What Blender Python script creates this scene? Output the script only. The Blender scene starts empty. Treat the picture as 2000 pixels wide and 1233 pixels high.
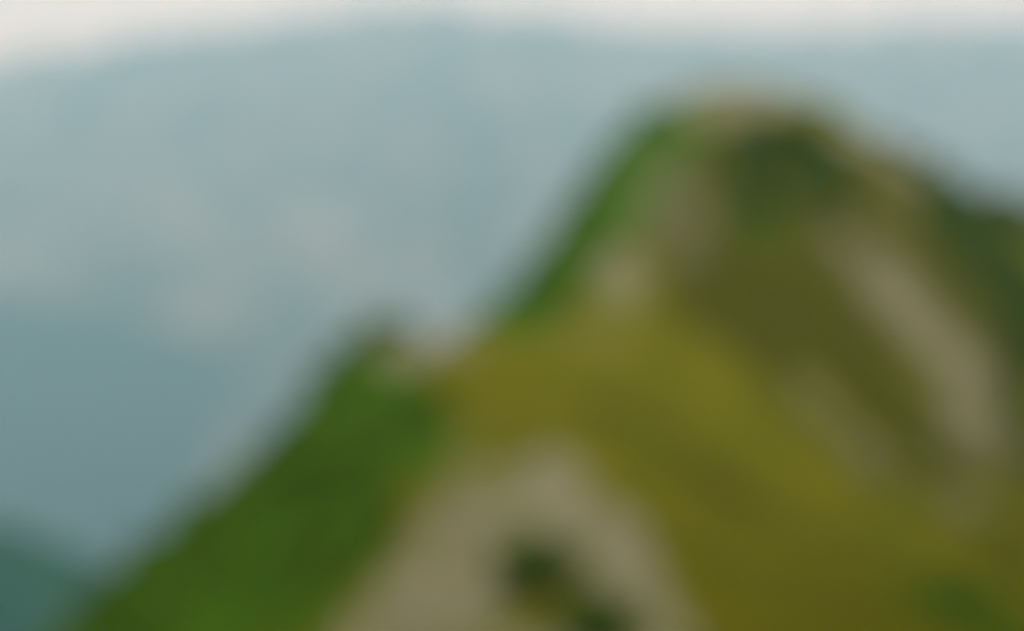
import bpy, math, random
import numpy as np
from mathutils import Vector, Matrix

random.seed(7)
RNG = np.random.default_rng(7)
R = math.radians
scene = bpy.context.scene
COL = scene.collection

# ------------------------------------------------------------------ camera, sky, sun, exposure
LENS = 40.0
FPX = 2000.0 * LENS / 36.0            # focal length in photograph pixels
cam_d = bpy.data.cameras.new('camera')
cam = bpy.data.objects.new('camera', cam_d)
COL.objects.link(cam)
cam.location = (0, 0, 0)
cam.rotation_euler = (R(90), 0, 0)
cam_d.lens = LENS
cam_d.sensor_width = 36.0
cam_d.clip_start = 0.1
cam_d.clip_end = 90000.0
DEFOCUS = True                         # the photograph was taken with the lens focused close by: all of it is out of focus
cam_d.dof.use_dof = DEFOCUS
cam_d.dof.focus_distance = 0.30
cam_d.dof.aperture_fstop = 2.35
scene.camera = cam

SUN_EL, SUN_AZ = 50.0, 160.0           # azimuth from +Y, clockwise: behind the camera, a little to the right
world = bpy.data.worlds.new('World')
scene.world = world
world.use_nodes = True
wn, wl = world.node_tree.nodes, world.node_tree.links
wn.clear()
w_out = wn.new('ShaderNodeOutputWorld')
w_bg = wn.new('ShaderNodeBackground')
w_sky = wn.new('ShaderNodeTexSky')
w_sky.sky_type = 'NISHITA'
w_sky.sun_disc = False
w_sky.sun_elevation = R(SUN_EL)
w_sky.sun_rotation = R(SUN_AZ)
w_sky.air_density = 1.0
w_sky.dust_density = 4.0
w_mix = wn.new('ShaderNodeMix')        # an even veil of high cloud over the clear sky
w_mix.data_type = 'RGBA'
w_mix.inputs['Factor'].default_value = 0.9
w_mix.inputs['B'].default_value = (9.9, 10.5, 10.7, 1)
wl.new(w_sky.outputs['Color'], w_mix.inputs['A'])
wl.new(w_mix.outputs['Result'], w_bg.inputs['Color'])
w_bg.inputs['Strength'].default_value = 0.1
wl.new(w_bg.outputs['Background'], w_out.inputs['Surface'])

sun_d = bpy.data.lights.new('sun', 'SUN')
sun_d.energy = 1.5
sun_d.angle = R(10)
sun_d.color = (1.0, 0.95, 0.86)
sun = bpy.data.objects.new('sun', sun_d)
COL.objects.link(sun)
d = Vector((math.sin(R(SUN_AZ)) * math.cos(R(SUN_EL)), math.cos(R(SUN_AZ)) * math.cos(R(SUN_EL)), math.sin(R(SUN_EL))))
sun.rotation_euler = d.to_track_quat('Z', 'Y').to_euler()
sun.location = d * 500

vs = scene.view_settings
vs.view_transform = 'Standard'
vs.look = 'None'
vs.exposure = 0.0
vs.gamma = 1.0
vs.use_curve_mapping = False
scene.cycles.volume_bounces = 3
scene.cycles.max_bounces = 6
scene.cycles.use_denoising = True

# ------------------------------------------------------------------ helpers
def P(px, py, Y):
    """a point of the hillside that lies Y metres ahead of the viewpoint"""
    return ((px - 1000.0) / FPX * Y, Y, (616.5 - py) / FPX * Y)

def tag(o, label=None, cat=None, group=None, kind=None):
    if label: o['label'] = label
    if cat: o['category'] = cat
    if group: o['group'] = group
    if kind: o['kind'] = kind
    return o

_perm = np.random.default_rng(11).integers(0, 2 ** 31, 4096)
def _hash(ix, iy, seed):
    h = _perm[(ix + seed * 131) & 4095]
    h = _perm[(h + iy * 7 + seed * 17) & 4095]
    return (h & 0xFFFF) / 65535.0
def vnoise(x, y, seed=0):
    ix = np.floor(x).astype(np.int64); iy = np.floor(y).astype(np.int64)
    fx = x - ix; fy = y - iy
    ux = fx * fx * fx * (fx * (fx * 6 - 15) + 10); uy = fy * fy * fy * (fy * (fy * 6 - 15) + 10)
    a = _hash(ix, iy, seed); b = _hash(ix + 1, iy, seed); c = _hash(ix, iy + 1, seed); e = _hash(ix + 1, iy + 1, seed)
    return (a + (b - a) * ux) * (1 - uy) + (c + (e - c) * ux) * uy
def fbm(x, y, octv=5, seed=0, gain=0.5):
    s = 0; a = 1.0; t = 0
    for k in range(octv):
        s = s + a * (vnoise(x, y, seed + k) * 2 - 1); t += a
        x, y = x * 1.93 * 0.8 - y * 1.93 * 0.6 + 3.1, x * 1.93 * 0.6 + y * 1.93 * 0.8 - 7.7
        a *= gain
    return s / t
def ridged(x, y, octv=5, seed=0, gain=0.5):
    s = 0; a = 1.0; t = 0
    for k in range(octv):
        s = s + a * (1 - np.abs(vnoise(x, y, seed + k) * 2 - 1)) ** 2; t += a
        x, y = x * 1.97 * 0.8 - y * 1.97 * 0.6 + 5.3, x * 1.97 * 0.6 + y * 1.97 * 0.8 - 2.9
        a *= gain
    return s / t
def sstep(a, b, x):
    t = np.clip((x - a) / (b - a), 0, 1)
    return t * t * (3 - 2 * t)

def grid_mesh(name, X, Y, Z, smooth=True):
    n, m = X.shape
    co = np.stack([X, Y, Z], -1).reshape(-1, 3).astype(np.float32)
    idx = np.arange(n * m).reshape(n, m)
    quads = np.stack([idx[:-1, :-1], idx[:-1, 1:], idx[1:, 1:], idx[1:, :-1]], -1).reshape(-1, 4)
    me = bpy.data.meshes.new(name)
    me.vertices.add(len(co)); me.vertices.foreach_set('co', co.ravel())
    me.loops.add(quads.size); me.loops.foreach_set('vertex_index', quads.ravel().astype(np.int32))
    me.polygons.add(len(quads)); me.polygons.foreach_set('loop_start', (np.arange(len(quads)) * 4).astype(np.int32))
    me.update(calc_edges=True)
    if smooth: me.polygons.foreach_set('use_smooth', np.ones(len(quads), bool))
    return me

def link(name, me, mat=None, parent=None):
    o = bpy.data.objects.new(name, me)
    COL.objects.link(o)
    if mat is not None: me.materials.append(mat)
    if parent is not None: o.parent = parent
    return o

class NT:
    """small node helper"""
    def __init__(self, name):
        self.m = bpy.data.materials.new(name); self.m.use_nodes = True
        self.n = self.m.node_tree.nodes; self.l = self.m.node_tree.links
        self.b = self.n['Principled BSDF']
        self.geo = self.n.new('ShaderNodeNewGeometry')
    def noise(self, scale, detail=6, rough=0.6, vec=None):
        t = self.n.new('ShaderNodeTexNoise'); t.inputs['Scale'].default_value = scale
        t.inputs['Detail'].default_value = detail; t.inputs['Roughness'].default_value = rough
        self.l.new(vec if vec is not None else self.geo.outputs['Position'], t.inputs['Vector'])
        return t.outputs['Fac']
    def attr(self, name):
        a = self.n.new('ShaderNodeAttribute'); a.attribute_name = name
        return a.outputs['Fac']
    def math(self, op, a, b=None, c=None, clamp=False):
        t = self.n.new('ShaderNodeMath'); t.operation = op; t.use_clamp = clamp
        for i, v in enumerate((a, b, c)):
            if v is None: continue
            if isinstance(v, (int, float)): t.inputs[i].default_value = v
            else: self.l.new(v, t.inputs[i])
        return t.outputs[0]
    def ramp(self, f, a, b):
        t = self.n.new('ShaderNodeMapRange'); t.interpolation_type = 'SMOOTHSTEP'
        self.l.new(f, t.inputs['Value'])
        t.inputs['From Min'].default_value = a; t.inputs['From Max'].default_value = b
        return t.outputs['Result']
    def mix(self, f, a, b):
        t = self.n.new('ShaderNodeMix'); t.data_type = 'RGBA'
        if isinstance(f, (int, float)): t.inputs['Factor'].default_value = f
        else: self.l.new(f, t.inputs['Factor'])
        for s, v in (('A', a), ('B', b)):
            if isinstance(v, tuple): t.inputs[s].default_value = v + (1,) if len(v) == 3 else v
            else: self.l.new(v, t.inputs[s])
        return t.outputs['Result']
    def done(self, col, rough=0.9, bump=None, strength=0.4, dist=0.3, spec=0.04):
        if isinstance(col, tuple): self.b.inputs['Base Color'].default_value = col + (1,)
        else: self.l.new(col, self.b.inputs['Base Color'])
        self.b.inputs['Roughness'].default_value = rough
        self.b.inputs['Specular IOR Level'].default_value = spec
        if bump is not None:
            t = self.n.new('ShaderNodeBump'); t.inputs['Strength'].default_value = strength
            t.inputs['Distance'].default_value = dist
            self.l.new(bump, t.inputs['Height']); self.l.new(t.outputs['Normal'], self.b.inputs['Normal'])
        return self.m

# ------------------------------------------------------------------ the near mountain: control points, thin-plate surface
SIL = [(40, 1400, 100), (165, 1215, 108), (288, 1060, 118), (410, 945, 128), (530, 865, 138), (645, 755, 150), (745, 656, 160), (825, 655, 172),
       (905, 665, 195), (985, 592, 215), (1085, 467, 235), (1175, 325, 255), (1285, 202, 268), (1420, 180, 272),
       (1530, 184, 274), (1635, 238, 278), (1800, 335, 284), (2000, 460, 290), (2200, 575, 298), (2450, 700, 308)]
FACE = [(300, 1400, 92), (600, 1400, 82), (900, 1400, 74), (1200, 1400, 70), (1600, 1400, 66), (2000, 1400, 66), (2400, 1400, 70),
        (400, 1230, 101), (600, 1230, 94), (800, 1230, 87), (1000, 1233, 82), (1200, 1233, 79), (1400, 1233, 78), (1700, 1233, 78), (2000, 1233, 80), (2300, 1233, 84),
        (480, 1060, 112), (650, 1000, 114), (800, 1000, 106), (700, 860, 131), (820, 850, 128), (950, 875, 117), (1080, 925, 110), (1200, 1060, 95),
        (1000, 1050, 98), (1050, 800, 147), (1180, 860, 135), (1320, 1000, 112), (1350, 1120, 95), (870, 740, 155), (1000, 740, 166), (1200, 700, 184),
        (1120, 620, 205), (1400, 800, 162), (1400, 650, 197), (1500, 920, 140), (1700, 1020, 122), (1880, 1120, 104), (1300, 450, 228), (1480, 420, 230), (1500, 300, 250),
        (1600, 560, 212), (1700, 700, 190), (1620, 800, 168), (1880, 700, 205), (1900, 900, 162), (2000, 600, 240), (2100, 900, 165), (2300, 900, 170), (1800, 480, 245)]
ctrl = [P(*p) for p in SIL + FACE]
for i, p in enumerate(SIL):            # the far side of the ridge falls away steeply
    x, y, z = P(*p)
    a = SIL[max(i - 1, 0)]; b = SIL[min(i + 1, len(SIL) - 1)]
    ax, ay, _ = P(*a); bx, by, _ = P(*b)
    nx, ny = -(by - ay), (bx - ax); L = math.hypot(nx, ny); nx /= L; ny /= L
    ctrl.append((x + nx * 22, y + ny * 22, z - 24)); ctrl.append((x + nx * 60, y + ny * 60, z - 80)); ctrl.append((x + nx * 130, y + ny * 130, z - 190))
ctrl = np.array(ctrl)
S = 100.0
def _tps(r2): return np.where(r2 > 1e-12, 0.5 * r2 * np.log(np.maximum(r2, 1e-12)), 0)
A = ctrl[:, :2] / S
n = len(A)
K = _tps(((A[:, None] - A[None]) ** 2).sum(-1)) + np.eye(n) * 2e-3
Q = np.c_[np.ones(n), A]
M = np.block([[K, Q], [Q.T, np.zeros((3, 3))]])
W = np.linalg.solve(M, np.r_[ctrl[:, 2] / S, 0, 0, 0])
def base_height(x, y):
    sh = np.shape(x); x = np.ravel(x) / S; y = np.ravel(y) / S
    out = np.empty(len(x))
    for k in range(0, len(x), 40000):
        q = np.stack([x[k:k + 40000], y[k:k + 40000]], -1)
        d2 = ((q[:, None] - A[None]) ** 2).sum(-1)
        out[k:k + 40000] = _tps(d2) @ W[:n] + W[n] + q @ W[n + 1:]
    return (out * S).reshape(sh)
ROCKY = []                               # (x, y, radius x, radius y, angle) of bare pale rock
def height(x, y):
    z = base_height(x, y)
    g = ridged(x / 34.0 + 9, y / 60.0, 4, 3) - 0.45      # gullies and ribs
    z = z + g * 5.0 * sstep(70, 130, y) + fbm(x / 9.0, y / 9.0, 4, 20) * 1.2 + fbm(x / 2.3, y / 2.3, 3, 40) * 0.28
    return z

def hit(px, py, y0=60.0, y1=330.0):
    """where a line of sight meets the mountain"""
    ys = np.linspace(y0, y1, 1400)
    xs = (px - 1000.0) / FPX * ys; zs = (616.5 - py) / FPX * ys
    h = height(xs, ys)
    k = np.argmax(h >= zs)
    if h[k] < zs[k]: return None
    return xs[k], ys[k], h[k]

# ground cover, laid out on the hillside as strokes from one spot to another: (px, py, px, py, radius, weight)
COVER = {
 'rock': [(900, 925, 1020, 945, 62, .56), (1080, 935, 1090, 960, 75, 1.2), (1190, 1010, 1230, 1110, 68, 1.2), (880, 1000, 830, 1090, 85, .68), (775, 1165, 880, 1190, 85, .9),
          (1260, 1160, 1320, 1233, 55, .7), (680, 1250, 780, 1300, 70, .7), (950, 1020, 930, 1180, 75, .85), (1120, 1100, 1130, 1130, 45, .6), (1080, 1010, 1130, 1040, 50, .8), (1000, 1300, 1250, 1300, 70, .8), (1000, 990, 1120, 1010, 50, .7),
          (780, 690, 900, 672, 42, 1.0), (1205, 510, 1215, 560, 62, .72), (1130, 640, 1200, 670, 65, .4), (1310, 320, 1270, 430, 95, .46), (1360, 400, 1330, 500, 80, .45),
          (1340, 205, 1545, 192, 30, 1.0), (1380, 240, 1480, 230, 45, .5), (1640, 255, 1800, 345, 34, .75), (1730, 400, 1800, 420, 55, .45), (1640, 470, 1730, 540, 65, .55),
          (1740, 560, 1850, 690, 150, .62), (1870, 720, 1900, 850, 105, .56), (1580, 770, 1700, 900, 75, .48), (1870, 985, 1900, 980, 65, .52), (1760, 900, 1820, 940, 60, .42), (960, 850, 880, 880, 50, .4)],
 'lush': [(1470, 350, 1495, 440, 55, .75), (720, 720, 640, 900, 95, 1.1), (620, 930, 330, 1190, 110, 1.2), (480, 930, 250, 1180, 80, 1.2), (300, 1233, 420, 1233, 110, 1.1), (160, 1300, 420, 1330, 120, 1.1), (740, 930, 560, 1130, 75, 1.0), (790, 790, 820, 860, 75, 1.05), (540, 1150, 470, 1233, 70, 1.0), (730, 1040, 585, 1233, 65, .8),
          (1320, 245, 1215, 400, 68, 1.1), (1215, 410, 1020, 620, 60, 1.1), (1840, 1170, 1900, 1210, 110, .8), (1560, 1040, 1640, 1080, 60, .25), (1240, 740, 1300, 700, 50, .25)],
 'dark': [(1520, 275, 1590, 300, 80, 1.1), (1450, 300, 1480, 390, 60, .75), (1035, 1120, 1075, 1060, 50, 1.0), (1150, 1215, 1180, 1200, 55, 1.0), (1590, 370, 1640, 390, 60, .7), (1420, 340, 1440, 370, 50, .45), (1860, 430, 1990, 560, 75, 1.2), (2000, 580, 2060, 700, 80, 1.1), (1990, 720, 2000, 860, 50, .55), (1990, 1060, 2040, 1200, 50, .3)],
 'brown': [(1460, 530, 1620, 660, 110, 1.5), (1620, 660, 1800, 860, 95, 1.5), (1360, 540, 1470, 640, 90, 1.0), (1170, 800, 1480, 990, 50, .75), (1500, 500, 1560, 520, 60, .5),
           (1350, 330, 1430, 560, 150, 1.1), (1600, 420, 1800, 640, 190, 1.15), (1700, 330, 1830, 450, 90, .8), (1500, 720, 1700, 900, 75, .8), (1740, 900, 1960, 1030, 85, .75), (1900, 700, 1960, 900, 130, .85), (1980, 1080, 2040, 1150, 60, .6), (1380, 270, 1680, 300, 75, .75), (1850, 470, 1960, 700, 95, 1.0), (1830, 420, 1880, 520, 70, .9)],
}
# cover that reaches right up to the skyline: (kind, first, last point of SIL, radius in metres, weight)
CREST = [('lush', 0, 6, 5.5, 1.2), ('lush', 9, 12, 6.5, 1.2), ('dark', 16, 19, 15.0, 1.2), ('brown', 13, 16, 5.0, .5)]
def cover_field(kind, x, y, z):
    f = np.zeros(np.shape(x))
    strokes = []
    for ax, ay, bx, by, r, w in COVER[kind]:
        pa, pb = hit(ax, ay), hit(bx, by)
        if pa is None and pb is None: continue
        pa = pa if pa is not None else pb; pb = pb if pb is not None else pa
        strokes.append((pa, pb, r / FPX * .5 * (pa[1] + pb[1]), w))
    for k, i0, i1, r, w in CREST:
        if k == kind: strokes += [(P(*SIL[i]), P(*SIL[i + 1]), r, w) for i in range(i0, i1)]
    for pa, pb, rad, w in strokes:
        pa = np.array(pa); d = np.array(pb) - pa
        sc = np.array([1, .35, 1.05])            # the slope leans away, so patches reach further up it
        qx, qy, qz = (x - pa[0]) * sc[0], (y - pa[1]) * sc[1], (z - pa[2]) * sc[2]
        e = d * sc; L = max((e * e).sum(), 1e-6)
        t_ = np.clip((qx * e[0] + qy * e[1] + qz * e[2]) / L, 0, 1)
        d2 = (qx - t_ * e[0]) ** 2 + (qy - t_ * e[1]) ** 2 + (qz - t_ * e[2]) ** 2
        f = np.maximum(f, w * np.exp(-d2 / (rad * rad)))
    return f

na, nr = 900, 620
ang = np.linspace(R(-38), R(38), na)
rad = np.concatenate([np.linspace(30, 60, 25, endpoint=False), np.geomspace(60, 420, nr - 25)])
AA, RR = np.meshgrid(ang, rad)
X = RR * np.sin(AA) ; Y = RR * np.cos(AA)
Z = height(X, Y)
Z = np.maximum(Z, -420)
me = grid_mesh('mountain_slope', X, Y, Z)
FIELD = {k: cover_field(k, X, Y, Z) for k in COVER}
for kind in COVER:
    at = me.attributes.new(kind, 'FLOAT', 'POINT')
    at.data.foreach_set('value', FIELD[kind].ravel().astype(np.float32))

def ground_material(name, bump):
    t = NT(name)
    nz = t.noise(0.11, 8, 0.62); nf = t.noise(0.9, 6, 0.7)
    grass = t.mix(t.ramp(nz, 0.35, 0.68), (0.126, 0.138, 0.002), (0.185, 0.174, 0.003))
    grass = t.mix(t.math('MULTIPLY', t.ramp(nf, 0.45, 0.75), .6), grass, (0.195, 0.182, 0.012))
    lush = t.mix(t.ramp(nf, 0.35, 0.7), (0.044, 0.118, 0.001), (0.074, 0.155, 0.002))
    dark = t.mix(t.ramp(nf, 0.35, 0.7), (0.026, 0.054, 0.002), (0.044, 0.076, 0.003))
    brown = t.mix(t.ramp(nf, 0.35, 0.7), (0.058, 0.064, 0.001), (0.092, 0.092, 0.002))
    rock = t.mix(t.ramp(nf, 0.3, 0.7), (0.22, 0.205, 0.118), (0.33, 0.31, 0.195))
    def cov(kind, n_, amp, a, b):
        return t.ramp(t.math('ADD', t.attr(kind), t.math('MULTIPLY', t.math('SUBTRACT', n_, 0.5), amp)), a, b)
    nm = t.math('ADD', t.math('MULTIPLY', nz, .55), t.math('MULTIPLY', nf, .45))
    c = t.mix(cov('brown', nm, 1.7, 0.3, 0.75), grass, brown)
    c = t.mix(cov('lush', nm, 1.7, 0.3, 0.6), c, lush)
    c = t.mix(cov('dark', nm, 1.7, 0.3, 0.6), c, dark)
    c = t.mix(cov('rock', nf, 1.7, 0.36, 0.66), c, rock)
    return t.done(c, 0.92, t.math('ADD', nf, t.noise(4.0, 5, 0.7)) if bump else None, 0.6, 0.5)
slope_m = ground_material('hillside', True)
o = link('mountain_slope', me, slope_m)
tag(o, 'grassy yellow green mountain with pale rocky patches rising to the right', None, None, 'structure')

# ------------------------------------------------------------------ far range, valley
far_m = NT('far_slopes')
fz = far_m.noise(0.0016, 7, 0.6)
far_mat = far_m.done(far_m.mix(far_m.ramp(fz, 0.4, 0.62), (0.05, 0.075, 0.05), (0.17, 0.165, 0.125)), 0.95)
wood_m = NT('wooded_slopes')
fz = wood_m.noise(0.006, 7, 0.6)
wood_mat = wood_m.done(wood_m.mix(wood_m.ramp(fz, 0.4, 0.62), (0.008, 0.036, 0.022), (0.020, 0.052, 0.028)), 0.95)
hill_m = NT('near_wood')
fz = hill_m.noise(0.012, 7, 0.6)
hill_mat = hill_m.done(hill_m.mix(hill_m.ramp(fz, 0.4, 0.62), (0.010, 0.058, 0.030), (0.022, 0.082, 0.036)), 0.95)
def far_range(name, Y0, depth, sky, seed, amp, back, base, mat):
    na_, nr_ = 520, 220
    pxs = np.linspace(-900, 2900, na_)
    sy = np.interp(pxs, [p[0] for p in sky], [p[1] for p in sky])
    crest = (616.5 - sy) / FPX * Y0
    v = np.linspace(0, 1, nr_)
    PX, V = np.meshgrid(pxs, v); CR = np.broadcast_to(crest, PX.shape)
    y = Y0 - depth + V * (depth + back)
    x = (PX - 1000) / FPX * Y0
    u = np.clip(1 - np.abs(y - Y0) / np.where(y < Y0, depth, back), 0, 1)
    rg = ridged(x / (Y0 * .13), y / (Y0 * .16), 6, seed) - .5
    z = base + (CR - base) * (0.25 * u + 0.75 * u ** 1.15) + rg * amp * (1 - u ** 3) * (0.3 + u) + fbm(x / (Y0 * .02), y / (Y0 * .02), 4, seed + 5) * amp * .12
    return tag(link(name, grid_mesh(name, x, y, z), mat), None, None, None, 'structure')
far_range('far_mountains', 12000, 7000, [(-900, 60), (-300, 150), (0, 116), (200, 86), (400, 60), (600, 38), (780, 4), (860, 6), (1000, 22), (1200, 44), (1400, 62), (1600, 54), (1800, 42), (2000, 36), (2900, 90)], 60, 1150, 3500, -2250, far_mat)
far_range('valley_ridge', 7600, 2600, [(-900, 420), (-300, 530), (0, 578), (150, 590), (300, 625), (400, 668), (455, 730), (490, 810), (600, 960), (900, 1250), (2900, 1400)], 75, 560, 1900, -2200, wood_mat)
far_range('wooded_hill', 1350, 500, [(-900, 860), (-300, 950), (0, 1015), (120, 1052), (300, 1165), (500, 1300), (900, 1450), (2900, 1600)], 85, 80, 560, -1000, hill_mat)
g = grid_mesh('valley_floor', *np.meshgrid(np.linspace(-18500, 18500, 40), np.linspace(-5500, 24500, 40)), np.full((40, 40), -2100.0))
tag(link('valley_floor', g, wood_mat), None, None, None, 'structure')

# ------------------------------------------------------------------ bushes, boulders, grass
VX, VY, VZ = X.ravel(), Y.ravel(), Z.ravel()
VPX, VPY = 1000 + VX / VY * FPX, 616.5 - VZ / VY * FPX
VF = {k: FIELD[k].ravel() for k in FIELD}
# which ground can be seen from the viewpoint (march outwards along each bearing)
_el = Z / np.hypot(X, Y)
VSEEN = (_el >= np.maximum.accumulate(_el, 0) - 0.012).ravel()
FRAME = (VPX > -60) & (VPX < 2060) & (VPY < 1290) & (VY < 310) & VSEEN
def spots(mask, weight, count, gap):
    """random ground points inside a mask, no two closer than gap"""
    ids = np.flatnonzero(mask & FRAME & (weight > 0))
    if not len(ids): return []
    w = weight[ids] * VY[ids] ; pick = RNG.choice(ids, min(len(ids), count * 25), replace=False, p=w / w.sum())
    out = []
    for i in pick:
        p = (VX[i], VY[i], VZ[i])
        if all((p[0] - q[0]) ** 2 + (p[1] - q[1]) ** 2 > gap * gap for q in out):
            out.append(p)
            if len(out) >= count: break
    return out

def tube(verts, faces, pts, radii, seg=6):
    base = len(verts)
    for k, (p, r) in enumerate(zip(pts, radii)):
        p = Vector(p); q = Vector(pts[min(k + 1, len(pts) - 1)]) - Vector(pts[max(k - 1, 0)])
        q.normalize(); a = q.orthogonal().normalized(); b = q.cross(a)
        for j in range(seg):
            t_ = 2 * math.pi * j / seg
            verts.append(p + (a * math.cos(t_) + b * math.sin(t_)) * r)
    for k in range(len(pts) - 1):
        for j in range(seg):
            j2 = (j + 1) % seg
            faces.append((base + k * seg + j, base + k * seg + j2, base + (k + 1) * seg + j2, base + (k + 1) * seg + j))

def leaf_material(name, a, b):
    t = NT(name)
    oi = t.n.new('ShaderNodeObjectInfo')
    f = t.math('ADD', t.math('MULTIPLY', t.noise(1.3, 3), .7), t.math('MULTIPLY', oi.outputs['Random'], .4))
    m = t.done(t.mix(t.ramp(f, 0.3, 0.75), a, b), 0.7, spec=0.05)
    t.b.inputs['Subsurface Weight'].default_value = 0.0
    return m
leaf_bright = leaf_material('bright_leaves', (0.050, 0.125, 0.001), (0.088, 0.175, 0.002))
leaf_dark = leaf_material('dark_leaves', (0.028, 0.062, 0.002), (0.055, 0.095, 0.004))
bark = NT('bark'); bark_m = bark.done(bark.mix(bark.noise(6, 5), (0.06, 0.045, 0.03), (0.13, 0.10, 0.07)), 0.9)

def bush_meshes(seed, height_, spread, leaves, leaf=1.0):
    rnd = random.Random(seed)
    v, f = [], []
    clumps = []
    for k in range(7):
        a = 2 * math.pi * k / 7 + rnd.uniform(-.4, .4); r = spread * rnd.uniform(.25, .8) if k else 0.05
        top = Vector((math.cos(a) * r, math.sin(a) * r, height_ * rnd.uniform(.45, .85) * (1 - .25 * r / spread)))
        mid = Vector((top.x * .4, top.y * .4, top.z * .5))
        tube(v, f, [(top.x * .06, top.y * .06, -.25), mid, top], [.055, .035, .012], 5)
        clumps.append((top, spread * rnd.uniform(.30, .48)))
    for k in range(6):
        a = rnd.uniform(0, 6.28); r = spread * rnd.uniform(.1, .75)
        clumps.append((Vector((math.cos(a) * r, math.sin(a) * r, height_ * rnd.uniform(.2, .55))), spread * rnd.uniform(.28, .42)))
    tm = bpy.data.meshes.new('stems'); tm.from_pydata([tuple(p) for p in v], [], f); tm.materials.append(bark_m)
    lv, lf = [], []
    for k in range(leaves):
        c, r = clumps[rnd.randrange(len(clumps))]
        n_ = Vector((rnd.gauss(0, 1), rnd.gauss(0, 1), rnd.gauss(0, 1))).normalized()
        p = c + n_ * r * rnd.uniform(.55, 1.0) ** .6
        if p.z < .02: p.z = rnd.uniform(.02, .2)
        nn = (n_ + Vector((rnd.gauss(0, .5), rnd.gauss(0, .5), rnd.gauss(0, .5) + .4))).normalized()
        a = nn.orthogonal().normalized(); a.rotate(Matrix.Rotation(rnd.uniform(0, 6.28), 3, nn)); b = nn.cross(a)
        L = rnd.uniform(.07, .13) * (.7 + .5 * height_ / 2) * leaf; w = L * rnd.uniform(.4, .6)
        i = len(lv)
        lv += [p - a * L, p + b * w + nn * .01, p + a * L - nn * .02, p - b * w + nn * .01]
        lf.append((i, i + 1, i + 2, i + 3))
    lm = bpy.data.meshes.new('crown'); lm.from_pydata([tuple(p) for p in lv], [], lf)
    return tm, lm
PROTO = [bush_meshes(100 + k, (1.5, 1.9, 1.3, 2.3)[k], (1.1, 1.2, 1.3, 1.1)[k], 1500) for k in range(4)]
CROWN = {}
for k in range(4):
    for nm, mt in (('bright', leaf_bright), ('dark', leaf_dark)):
        c = PROTO[k][1].copy(); c.materials.append(mt); CROWN[k, nm] = c
leaf_mid = leaf_material('mid_leaves', (0.044, 0.090, 0.005), (0.078, 0.130, 0.012))
for k in (4, 5):                         # the two large bushes in front, with finer leaves
    PROTO.append(bush_meshes(200 + k, 1.6, 1.15, 6500, .42))
    CROWN[k, 'mid'] = PROTO[k][1]; PROTO[k][1].materials.append(leaf_mid)
def bush(p, size, tone, label, group=None, k=None):
    k = random.randrange(4) if k is None else k
    e = bpy.data.objects.new('bush', None); COL.objects.link(e)
    e.location = (p[0], p[1], p[2] - .05 * size); e.rotation_euler = (random.uniform(-.08, .08), random.uniform(-.08, .08), random.uniform(0, 6.28))
    e.scale = (size * random.uniform(.9, 1.15), size * random.uniform(.9, 1.15), size * random.uniform(.85, 1.1))
    tag(e, label, 'bush', group)
    st = bpy.data.objects.new('stems', PROTO[k][0]); COL.objects.link(st); st.parent = e
    cr = bpy.data.objects.new('crown', CROWN[k, tone]); COL.objects.link(cr); cr.parent = e
    return e
B = [
 ('dark', (VF['dark'] > .45) & (VPX < 1700) & (VPY < 600), VF['dark'], 20, 2.4, (1.3, 2.2), 'dark green bush in the thicket just below the rocky summit', 'bushes below the summit'),
 ('bright', (VF['lush'] > .5) & (VPX > 1400) & (VPX < 1700) & (VPY < 600), VF['lush'], 10, 2.4, (1.0, 1.7), 'mid green bush in the strip running down from the summit thicket', 'bushes in the strip under the summit thicket'),
 ('dark', (VF['dark'] > .45) & (VPX >= 1700), VF['dark'], 46, 2.4, (1.3, 2.4), 'dark green bush on the right shoulder of the mountain', 'bushes on the right shoulder'),
 ('bright', (VF['lush'] > .55) & (VPX < 900), VF['lush'], 95, 1.9, (.8, 1.6), 'bright green bush on the lush left flank of the front ridge', 'bushes on the lush left flank'),
 ('bright', (VF['lush'] > .6) & (VPX > 950) & (VPX < 1350) & (VPY < 640), VF['lush'], 36, 2.2, (1.0, 1.9), 'bright green bush along the steep left edge of the peak', 'bushes along the left edge of the peak'),
 ('bright', (VF['lush'] > .35) & (VPX > 1700) & (VPY > 1000), VF['lush'], 9, 1.6, (.6, 1.1), 'small green bush low in the bottom right corner', 'bushes in the bottom right corner'),
]
for tone, mask, w, cnt, gap, (s0, s1), label, group in B:
    for p in spots(mask, w, cnt, gap):
        bush(p, random.uniform(s0, s1), tone, label, group)
p = hit(1050, 1152); bush(p, 3.0, 'mid', 'large green bush on the pale rocks at bottom centre, upper one of the pair', None, 4)
p = hit(1168, 1268); bush(p, 2.7, 'mid', 'large green bush at the bottom edge, lower one of the pair on the pale rocks', None, 5)

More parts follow.
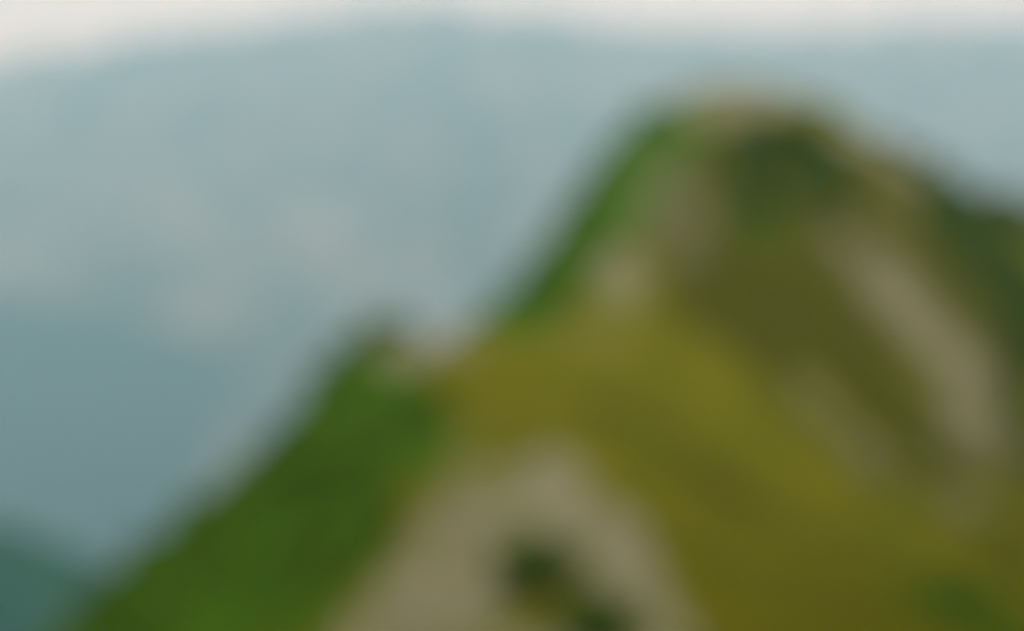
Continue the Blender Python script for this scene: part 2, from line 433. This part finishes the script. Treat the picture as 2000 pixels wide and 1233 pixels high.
rt = NT('pale_rock')
rn = rt.noise(1.1, 7, .65); rn2 = rt.noise(5.0, 5, .7)
rock_m = rt.done(rt.mix(rt.ramp(rn, .3, .7), (0.22, 0.205, 0.118), (0.34, 0.32, 0.205)), .9, rt.math('ADD', rn, rn2), .7, .15)
def rock_mesh(seed, flat):
    rnd = np.random.default_rng(seed)
    g_ = 9
    u = np.linspace(0, 2 * math.pi, 13)[:-1]; v = np.linspace(-.5 * math.pi, .5 * math.pi, g_)
    dirs = rnd.normal(size=(9, 3)); dirs /= np.linalg.norm(dirs, axis=1)[:, None]; cut = rnd.uniform(.55, .85, 9)
    vs_, fs_ = [], []
    for i in range(g_):
        for j in range(12):
            q = np.array([math.cos(v[i]) * math.cos(u[j]), math.cos(v[i]) * math.sin(u[j]), math.sin(v[i])])
            q = q * (1 + rnd.uniform(-.05, .05))
            for d_, c_ in zip(dirs, cut):             # split faces
                k = q @ d_
                if k > c_: q = q - d_ * (k - c_)
            vs_.append((q[0], q[1] * .8, q[2] * flat))
    for i in range(g_ - 1):
        for j in range(12):
            j2 = (j + 1) % 12
            fs_.append((i * 12 + j, i * 12 + j2, (i + 1) * 12 + j2, (i + 1) * 12 + j))
    m_ = bpy.data.meshes.new('boulder'); m_.from_pydata(vs_, [], fs_); m_.materials.append(rock_m)
    return m_
ROCKS = [rock_mesh(k, (.6, .75, .5, .85, .4)[k]) for k in range(5)]
def boulder(p, size, label, group):
    o = bpy.data.objects.new('boulder', ROCKS[random.randrange(5)]); COL.objects.link(o)
    o.location = (p[0], p[1], p[2] + .12 * size)
    o.rotation_euler = (random.uniform(-.3, .3), random.uniform(-.3, .3), random.uniform(0, 6.28))
    o.scale = (size * random.uniform(.8, 1.3), size * random.uniform(.8, 1.2), size * random.uniform(.7, 1.1))
    return tag(o, label, 'boulder', group)
for mask, cnt, gap, (s0, s1), label, group in [
 ((VF['rock'] > .5) & (VPY > 830) & (VPX < 1420), 150, .9, (.3, 1.15), 'pale beige boulder on the bare rocky ground at bottom centre', 'boulders on the rocky ground at bottom centre'),
 ((VF['rock'] > .55) & (VPY > 620) & (VPY < 760) & (VPX < 980), 16, 1.3, (.4, 1.1), 'pale boulder on the notch between front ridge and peak', 'boulders on the notch'),
 ((VF['rock'] > .5) & (VPY < 260) & (VPX < 1600), 22, 1.6, (.5, 1.4), 'pale boulder on the flat rocky summit', 'boulders on the summit'),
 ((VF['rock'] > .5) & (VPY < 400) & (VPX >= 1600), 16, 1.8, (.5, 1.4), 'pale boulder on the skyline right of the summit', 'boulders on the skyline right of the summit'),
 ((VF['rock'] > .4) & (VPY > 280) & (VPY < 700) & (VPX > 1000) & (VPX < 1420), 30, 1.8, (.4, 1.2), 'pale boulder on the left face of the peak', 'boulders on the left face of the peak'),
 ((VF['rock'] > .45) & (VPY > 420) & (VPX > 1560), 48, 1.6, (.4, 1.4), 'pale boulder in the rocky band down the right side of the peak', 'boulders in the rocky band on the right')]:
    for p in spots(mask, VF['rock'], cnt, gap):
        boulder(p, random.uniform(s0, s1), label, group)

# grass: tufts of blades over the slope
w = np.where(FRAME, 1.0, 0) * np.clip(1.15 - VF['rock'] * 1.1, .03, 1) * (1 - np.clip(VF['dark'], 0, .8))
ids = RNG.choice(len(VX), 60000, p=w / w.sum())
nb = 5
bx = np.repeat(VX[ids], nb) + RNG.normal(0, .16, len(ids) * nb); by = np.repeat(VY[ids], nb) + RNG.normal(0, .16, len(ids) * nb); bz = np.repeat(VZ[ids], nb) - .05
hgt = np.repeat(RNG.uniform(.22, .6, len(ids)), nb) * RNG.uniform(.6, 1.1, len(bx)); a = RNG.uniform(0, 6.28, len(bx)); wd = RNG.uniform(.02, .045, len(bx)); ln = RNG.uniform(.1, .55, len(bx)) * hgt; la = RNG.uniform(0, 6.28, len(bx))
co = np.empty((len(bx), 3, 3), np.float32)
co[:, 0] = np.stack([bx - np.cos(a) * wd, by - np.sin(a) * wd, bz], -1); co[:, 1] = np.stack([bx + np.cos(a) * wd, by + np.sin(a) * wd, bz], -1)
co[:, 2] = np.stack([bx + np.cos(la) * ln, by + np.sin(la) * ln, bz + hgt], -1)
gm = bpy.data.meshes.new('grass'); nv_ = len(bx) * 3
gm.vertices.add(nv_); gm.vertices.foreach_set('co', co.ravel()); gm.loops.add(nv_); gm.loops.foreach_set('vertex_index', np.arange(nv_, dtype=np.int32))
gm.polygons.add(len(bx)); gm.polygons.foreach_set('loop_start', np.arange(len(bx), dtype=np.int32) * 3); gm.update(calc_edges=True)
for k in COVER:
    at = gm.attributes.new(k, 'FLOAT', 'POINT')
    val = VF[k][ids] * (.0 if k == 'rock' else 1)
    at.data.foreach_set('value', np.repeat(val, nb * 3).astype(np.float32))
tag(link('grass', gm, ground_material('grass_blades', False)), 'rough yellow green grass covering the mountain slope', 'grass', None, 'stuff')

# ------------------------------------------------------------------ haze
hz = bpy.data.meshes.new('haze')
x0, x1, y0, y1, z0, z1 = -19000, 19000, -6000, 25000, -2400, 3700
hz.from_pydata([(x, y, z) for x in (x0, x1) for y in (y0, y1) for z in (z0, z1)], [], [(0, 1, 3, 2), (4, 6, 7, 5), (0, 4, 5, 1), (2, 3, 7, 6), (0, 2, 6, 4), (1, 5, 7, 3)])
hm = bpy.data.materials.new('haze_air'); hm.use_nodes = True
hn = hm.node_tree.nodes; hn.clear()
ho = hn.new('ShaderNodeOutputMaterial'); hv = hn.new('ShaderNodeVolumePrincipled')
hv.inputs['Color'].default_value = (0.45, 0.79, 1.0, 1)
hv.inputs['Absorption Color'].default_value = (1, 1, 1, 1)      # clear air scatters, it does not soak up light
hv.inputs['Density'].default_value = 1.05e-4
hv.inputs['Anisotropy'].default_value = 0.0
hm.node_tree.links.new(hv.outputs['Volume'], ho.inputs['Volume'])
tag(link('haze', hz, hm), 'pale blue haze filling the valley air', None, None, 'stuff')
